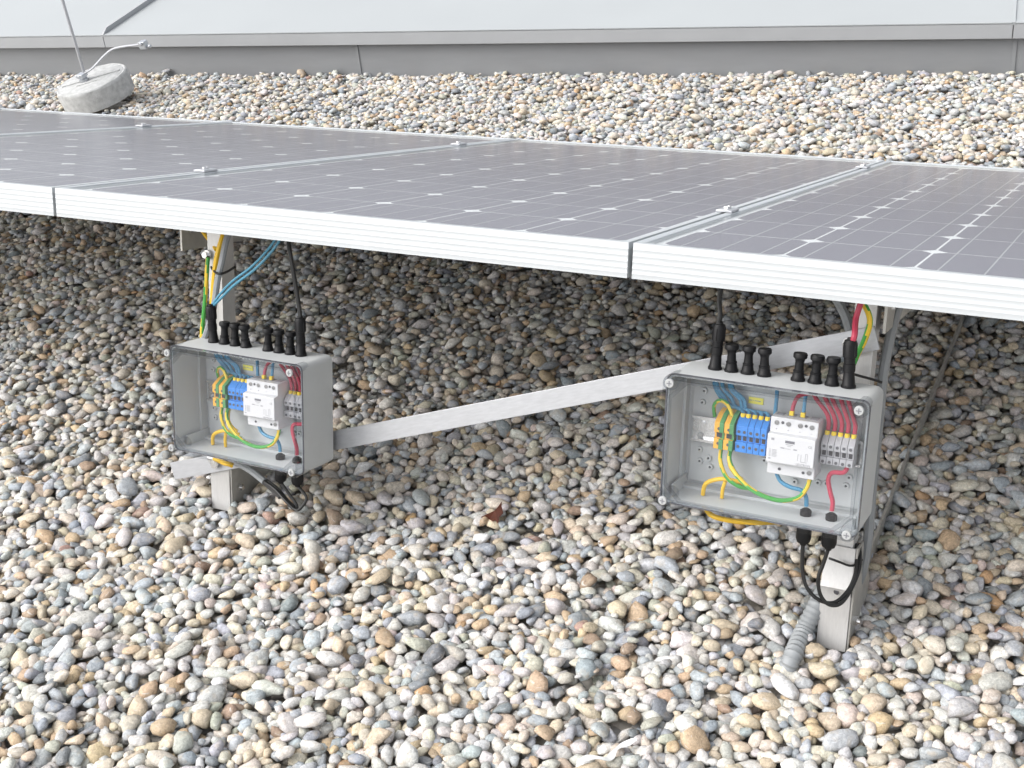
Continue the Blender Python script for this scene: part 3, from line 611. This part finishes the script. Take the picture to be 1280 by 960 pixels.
for k in range(NV):
    b = float(np.clip(rng.lognormal(math.log(.0073), .25), .0044, .0135)); a = b*rng.uniform(1.05, 1.65); c = b*rng.uniform(.50, .85)
    # flat stones lie mostly flat
    tilt = abs(rng.normal(0, .33)); ax = rng.uniform(0, 2*math.pi); yaw = rng.uniform(0, 2*math.pi)
    Rm = np.array((Matrix.Rotation(tilt, 3, Vector((math.cos(ax), math.sin(ax), 0))) @ Matrix.Rotation(yaw, 3, 'Z')))
    # planes that flatten the stone a little, plus slow swells: worn but not egg-like
    npl = rng.integers(8, 18); pl = rng.normal(size=(npl, 3)); pl /= np.linalg.norm(pl, axis=1)[:, None]; pd = rng.uniform(.46, .90, npl)
    w1 = rng.normal(size=(4, 3))*2.2; ph = rng.uniform(0, 6.3, 4); am = rng.uniform(.02, .06, 4)
    w2 = rng.normal(size=(3, 3))*5; ph2 = rng.uniform(0, 6.3, 3)
    def shape(S):
        r = np.ones(len(S))
        for q, d in zip(pl, pd):
            dt = S@q; lim = np.where(dt > 1e-3, d/np.maximum(dt, 1e-3), 9); r = np.minimum(r, lim+.05)*.2 + np.minimum(r, lim)*.8
        r = r*(1+(np.sin(S@w1.T+ph)*am).sum(1)+(np.sin(S@w2.T+ph2)*.012).sum(1))
        L_ = S*r[:, None]*np.array((a, b, c))*1.36
        return L_, (Rm@L_.T).T
    lods = [shape(S_) for S_, _ in LOD]
    # footprint of the true shape's ellipsoid
    D = Rm@np.diag((a*a, b*b, c*c))@Rm.T; Ai = np.linalg.inv(D)
    ex = math.sqrt(D[0, 0]); ey = math.sqrt(D[1, 1]); ix = max(1, int(ex/G_)); iy = max(1, int(ey/G_))
    xx, yy = np.meshgrid(np.arange(-ix, ix+1)*G_, np.arange(-iy, iy+1)*G_, indexing='ij')
    B = Ai[0, 2]*xx+Ai[1, 2]*yy; Cc = Ai[0, 0]*xx**2+2*Ai[0, 1]*xx*yy+Ai[1, 1]*yy**2-1; ds = B*B-Ai[2, 2]*Cc; msk = ds > 0
    sq = np.sqrt(np.maximum(ds, 0)); zl = np.where(msk, (-B-sq)/Ai[2, 2], 9.); zu = np.where(msk, (-B+sq)/Ai[2, 2], -9.)
    # keep the flipped copies too
    for fx in (1, -1):
        for fy in (1, -1):
            var.append((ix, iy, zl[::fx, ::fy].copy(), zu[::fx, ::fy].copy(), [(l_, v_*np.array((fx, fy, 1))) for l_, v_ in lods], None, fx*fy < 0, a*b*c))
cells = np.argwhere(dom); area = len(cells)*G_*G_
NST = int(area*10500)
pick = cells[rng.integers(0, len(cells), NST)]; vi = rng.integers(0, len(var), NST)
jit = rng.integers(-6, 7, (NST, 6, 2))
stones = []
for s in range(NST):
    ix, iy, zl, zu = var[vi[s]][:4]; bz = 9
    i0, j0 = pick[s]
    for k in range(6):
        i = i0+jit[s, k, 0]; j = j0+jit[s, k, 1]
        if i-ix < 0 or j-iy < 0 or i+ix >= nx or j+iy >= ny: continue
        z = (Hf[i-ix:i+ix+1, j-iy:j+iy+1]-zl).max()
        if z < bz: bz = z; bi = i; bj = j
    if bz > .016: continue
    bz -= .0050
    pa = Hf[bi-ix:bi+ix+1, bj-iy:bj+iy+1]; np.maximum(pa, bz+zu, out=pa)
    stones.append((bi, bj, bz, vi[s]))
# a few more into the hollows that are left
med = np.median(Hf[dom & ~blk]); low = np.argwhere(dom & ~blk & (Hf < med-.010)); rng.shuffle(low)
for i0, j0 in low[:9000]:
    if Hf[i0, j0] > med-.008: continue
    v = int(rng.integers(0, len(var))); ix, iy, zl, zu = var[v][:4]
    if i0-ix < 0 or j0-iy < 0 or i0+ix >= nx or j0+iy >= ny: continue
    pa = Hf[i0-ix:i0+ix+1, j0-iy:j0+iy+1]; bz = (pa-zl).max()-.0055
    if bz > .016: continue
    np.maximum(pa, bz+zu, out=pa); stones.append((int(i0), int(j0), bz, v))
# drop the ones that are wholly buried
Hs = Hf.copy(); keep = []
for (i, j, z, v) in stones:
    ix, iy, zl, zu = var[v][:4]
    vis = ((z+zu) > Hs[i-ix:i+ix+1, j-iy:j+iy+1]-.0035) & (zu > -1)
    if vis.sum() >= max(3, .16*(zu > -1).sum()): keep.append((i, j, z, v))
lvl = np.median(Hf[dom & ~blk]); ZOFF = .004-lvl
PAL = [((203,201,196), 23), ((188,187,185), 21), ((172,177,182), 19), ((150,157,164), 12), ((207,199,184), 18), ((200,185,162), 14), ((187,164,134), 8),
       ((228,226,221), 8), ((205,191,182), 4.5), ((177,178,166), 6), ((127,132,137), 5), ((180,146,108), .8), ((152,130,110), 1.8), ((166,134,122), .3)]
pc = np.array([srgb(*c)[:3] for c, _ in PAL]); pw = np.array([q for _, q in PAL]); pw = pw/pw.sum()
n = len(keep); ci = rng.choice(len(PAL), n, p=pw); cols = pc[ci]*rng.uniform(.80, 1.10, (n, 1))*rng.uniform(.96, 1.04, (n, 3))
mean_c = cols.mean(0); cols = np.clip((mean_c+(cols-mean_c)*.92)*1.03, .04, .70)
posx = np.array([X0+(k[0]+.5)*G_ for k in keep]); posy = np.array([Y0+(k[1]+.5)*G_ for k in keep]); posz = np.array([k[2] for k in keep])+ZOFF
P = np.stack((posx, posy, posz), 1); d = P-CAMP; dep = d@cF; uu = (d@cR)/dep*FPX+640; vv = 480-(d@cU)/dep*FPX
def pebblemat():
    m = bpy.data.materials.new('pebble_stone'); m.use_nodes = True; t = m.node_tree; b = t.nodes['Principled BSDF']; N = t.nodes.new; Lk = t.links.new
    c = N('ShaderNodeAttribute'); c.attribute_name = 'stone_colour'; g = N('ShaderNodeAttribute'); g.attribute_name = 'stone_grain'
    n1 = N('ShaderNodeTexNoise'); n1.inputs['Scale'].default_value = 190; n1.inputs['Detail'].default_value = 7; n1.inputs['Roughness'].default_value = .8; n1.inputs['Distortion'].default_value = .6; Lk(g.outputs['Vector'], n1.inputs['Vector'])
    mr = N('ShaderNodeMapRange'); mr.inputs[1].default_value = .3; mr.inputs[2].default_value = .7; mr.inputs[3].default_value = .46; mr.inputs[4].default_value = 1.36; Lk(n1.outputs[0], mr.inputs[0])
    sc_ = N('ShaderNodeVectorMath'); sc_.operation = 'SCALE'; Lk(c.outputs['Color'], sc_.inputs[0]); Lk(mr.outputs[0], sc_.inputs['Scale'])
    n2 = N('ShaderNodeTexNoise'); n2.inputs['Scale'].default_value = 70; n2.inputs['Detail'].default_value = 4; Lk(g.outputs['Vector'], n2.inputs['Vector'])
    r2 = N('ShaderNodeMapRange'); r2.inputs[1].default_value = .52; r2.inputs[2].default_value = .72; r2.inputs[4].default_value = .48; Lk(n2.outputs[0], r2.inputs[0])
    mx = N('ShaderNodeMix'); mx.data_type = 'RGBA'; mx.blend_type = 'MIX'; mx.inputs[7].default_value = (.48, .40, .30, 1); Lk(r2.outputs[0], mx.inputs[0]); Lk(sc_.outputs[0], mx.inputs[6])
    mp = N('ShaderNodeMapping'); mp.inputs['Scale'].default_value = (1, 1, 9); mp.inputs['Rotation'].default_value = (.5, .8, .2); Lk(g.outputs['Vector'], mp.inputs[0])
    n3 = N('ShaderNodeTexNoise'); n3.inputs['Scale'].default_value = 60; n3.inputs['Detail'].default_value = 2; Lk(mp.outputs[0], n3.inputs['Vector'])
    r3 = N('ShaderNodeMapRange'); r3.inputs[1].default_value = .66; r3.inputs[2].default_value = .70; r3.inputs[4].default_value = .55; Lk(n3.outputs[0], r3.inputs[0])
    m3 = N('ShaderNodeMix'); m3.data_type = 'RGBA'; m3.inputs[7].default_value = (.60, .59, .56, 1); Lk(r3.outputs[0], m3.inputs[0]); Lk(mx.outputs[2], m3.inputs[6])
    Lk(m3.outputs[2], b.inputs['Base Color'])
    b.inputs['Roughness'].default_value = .72; b.inputs['Specular IOR Level'].default_value = .35
    n4 = N('ShaderNodeTexNoise'); n4.inputs['Scale'].default_value = 380; n4.inputs['Detail'].default_value = 4; Lk(g.outputs['Vector'], n4.inputs['Vector'])
    bp = N('ShaderNodeBump'); bp.inputs['Strength'].default_value = .7; bp.inputs['Distance'].default_value = .0014; Lk(n4.outputs[0], bp.inputs['Height']); Lk(bp.outputs[0], b.inputs['Normal'])
    return m
M['stone'] = pebblemat()
goff = rng.uniform(-5, 5, (n, 3))
def stone_mesh(name, ids, origin=None):
    Vs = []; Fs = []; Cs = []; Gs = []; o_ = 0
    for i in ids:
        v = var[keep[i][3]]; lv = 0 if dep[i] < 1.46 else 1 if dep[i] < 2.35 else 2
        l, q = v[4][lv]; F = LOD[lv][1]
        if v[6]: F = F[:, ::-1]
        Vs.append(q+P[i]-(0 if origin is None else origin)); Fs.append(F+o_); Cs.append(np.repeat(cols[i][None], len(q), 0)); Gs.append(l+goff[i]); o_ += len(q)
    Vs = np.concatenate(Vs).astype(np.float32); Fs = np.concatenate(Fs).astype(np.int32); Cs = np.concatenate(Cs); Gs = np.concatenate(Gs).astype(np.float32)
    me = bpy.data.meshes.new(name); me.vertices.add(len(Vs)); me.vertices.foreach_set('co', Vs.ravel())
    me.loops.add(Fs.size); me.loops.foreach_set('vertex_index', Fs.ravel()); me.polygons.add(len(Fs)); me.polygons.foreach_set('loop_start', np.arange(0, Fs.size, 3, dtype=np.int32))
    me.polygons.foreach_set('use_smooth', np.ones(len(Fs), bool)); me.update(calc_edges=True)
    a = me.attributes.new('stone_colour', 'FLOAT_COLOR', 'POINT'); a.data.foreach_set('color', np.concatenate((Cs, np.ones((len(Cs), 1))), 1).astype(np.float32).ravel())
    a = me.attributes.new('stone_grain', 'FLOAT_VECTOR', 'POINT'); a.data.foreach_set('vector', Gs.ravel())
    me.materials.append(M['stone']); return me
# the sheet under the stones reaches to the horizon
def groundmat():
    m = mat('gravel_far', (.30, .29, .27), .9); t = m.node_tree; b = t.nodes['Principled BSDF']; N = t.nodes.new
    tc = N('ShaderNodeTexCoord'); vo = N('ShaderNodeTexVoronoi'); vo.inputs['Scale'].default_value = 42; t.links.new(tc.outputs['Object'], vo.inputs['Vector'])
    cr = N('ShaderNodeValToRGB'); e = cr.color_ramp.elements; e[0].color = (.30, .30, .30, 1); e[1].color = (.62, .60, .56, 1); q = e.new(.5); q.color = (.48, .44, .38, 1)
    sp = N('ShaderNodeSeparateColor'); t.links.new(vo.outputs['Color'], sp.inputs[0]); t.links.new(sp.outputs[0], cr.inputs[0]); t.links.new(cr.outputs[0], b.inputs['Base Color'])
    bp = N('ShaderNodeBump'); bp.inputs['Strength'].default_value = 1; bp.inputs['Distance'].default_value = .02; bp.invert = True; t.links.new(vo.outputs['Distance'], bp.inputs['Height']); t.links.new(bp.outputs[0], b.inputs['Normal'])
    return m
g = MB(); g.add([(-120, -120, -.018), (120, -120, -.018), (120, 120, -.018), (-120, 120, -.018)], [(0, 1, 2, 3)])
gr = g.build('gravel_ground', groundmat(), smooth=False); gr['kind'] = 'structure'; gr['label'] = 'flat roof covered in loose grey and beige river pebbles'
size = np.array([var[k[3]][7] for k in keep])**(1/3)/dep
vis = (uu > 8) & (uu < 1272) & (vv > 8) & (vv < 952) & (posz > np.median(posz))
order = np.argsort(-np.where(vis, size, 0))[:300]
for i in order:
    o = bpy.data.objects.new('pebble', stone_mesh('pebble', [i], P[i])); col.objects.link(o); o.location = P[i]; o.parent = gr
sel = set(order.tolist()); rest = [i for i in range(n) if i not in sel]
o = bpy.data.objects.new('loose_gravel', stone_mesh('loose_gravel', rest)); col.objects.link(o); o.parent = gr; o['kind'] = 'stuff'
print('STONES', NST, area, len(stones), 'kept', n, 'level', round(float(lvl), 4), 'tris', len(o.data.polygons))

# ------------------------------------------------------------------ small litter
def top_at(x, y): return float(Hf[int((x-X0)/G_), int((y-Y0)/G_)]+ZOFF)
p = ground(620, 650, .01); z = top_at(p[0], p[1])
m = MB(); vs = []
outl = [(-.026, -.012), (-.012, .002), (-.004, .020), (.003, .030), (.008, .016), (.016, .004), (.012, -.008), (.014, -.022), (.004, -.012), (-.006, -.016), (-.014, -.010)]
vs = [(u*.85, v*.7, .010+.007*math.sin(u*140)+v*.40) for u, v in outl]; vt = [(a, b, c+.0008) for a, b, c in vs]; k = len(vs)
m.add(vs+vt+[(0, 0, .020), (0, 0, .0208)], [(i, (i+1) % k, 2*k)[::-1] for i in range(k)]+[(k+i, k+(i+1) % k, 2*k+1) for i in range(k)]+[(i, (i+1) % k, k+(i+1) % k, k+i) for i in range(k)])
tag(m.build('dry_leaf', M['leaf'], loc=(p[0], p[1], z-.004)), 'curled dark brown dry leaf on the gravel between the boxes', 'leaf')
pp = [(722, 958), (732, 951), (745, 948), (760, 949), (766, 938), (772, 928), (784, 922), (795, 919)]
W3 = []; pp2 = []
for k in range(len(pp)-1):
    for t_ in (0, .25, .5, .75): pp2.append((pp[k][0]*(1-t_)+pp[k+1][0]*t_, pp[k][1]*(1-t_)+pp[k+1][1]*t_))
for q in pp2+[pp[-1]]:
    g3 = ground(*q, .016); i_, j_ = int((g3[0]-X0)/G_), int((g3[1]-Y0)/G_)
    W3.append(Vector((g3[0], g3[1], float(Hf[i_-3:i_+4, j_-3:j_+4].max())+ZOFF+.0025)))
for _ in range(3): W3 = [W3[0]]+[W3[k]*.5+(W3[k-1]+W3[k+1])*.25 for k in range(1, len(W3)-1)]+[W3[-1]]
m = MB(); vs = []; fs = []
for i, q in enumerate(W3):
    tg = (W3[min(i+1, len(W3)-1)]-W3[max(i-1, 0)]).normalized(); sd_ = tg.cross(Vector((0, 0, 1))).normalized(); wd = .0022+.0028*math.sin(i*.33)**2
    vs += [q-sd_*wd-W3[0], q+sd_*wd-W3[0], q+sd_*wd-W3[0]+Vector((0, 0, .0008)), q-sd_*wd-W3[0]+Vector((0, 0, .0008))]
for i in range(len(W3)-1):
    for e in range(4): fs.append((4*i+e, 4*i+(e+1) % 4, 4*i+4+(e+1) % 4, 4*i+4+e))
fs += [(3, 2, 1, 0), tuple(4*(len(W3)-1)+e for e in range(4))]
m.add(vs, fs); tag(m.build('plastic_strip', M['tape'], loc=W3[0]), 'torn white plastic strip lying on the gravel in front', 'litter')
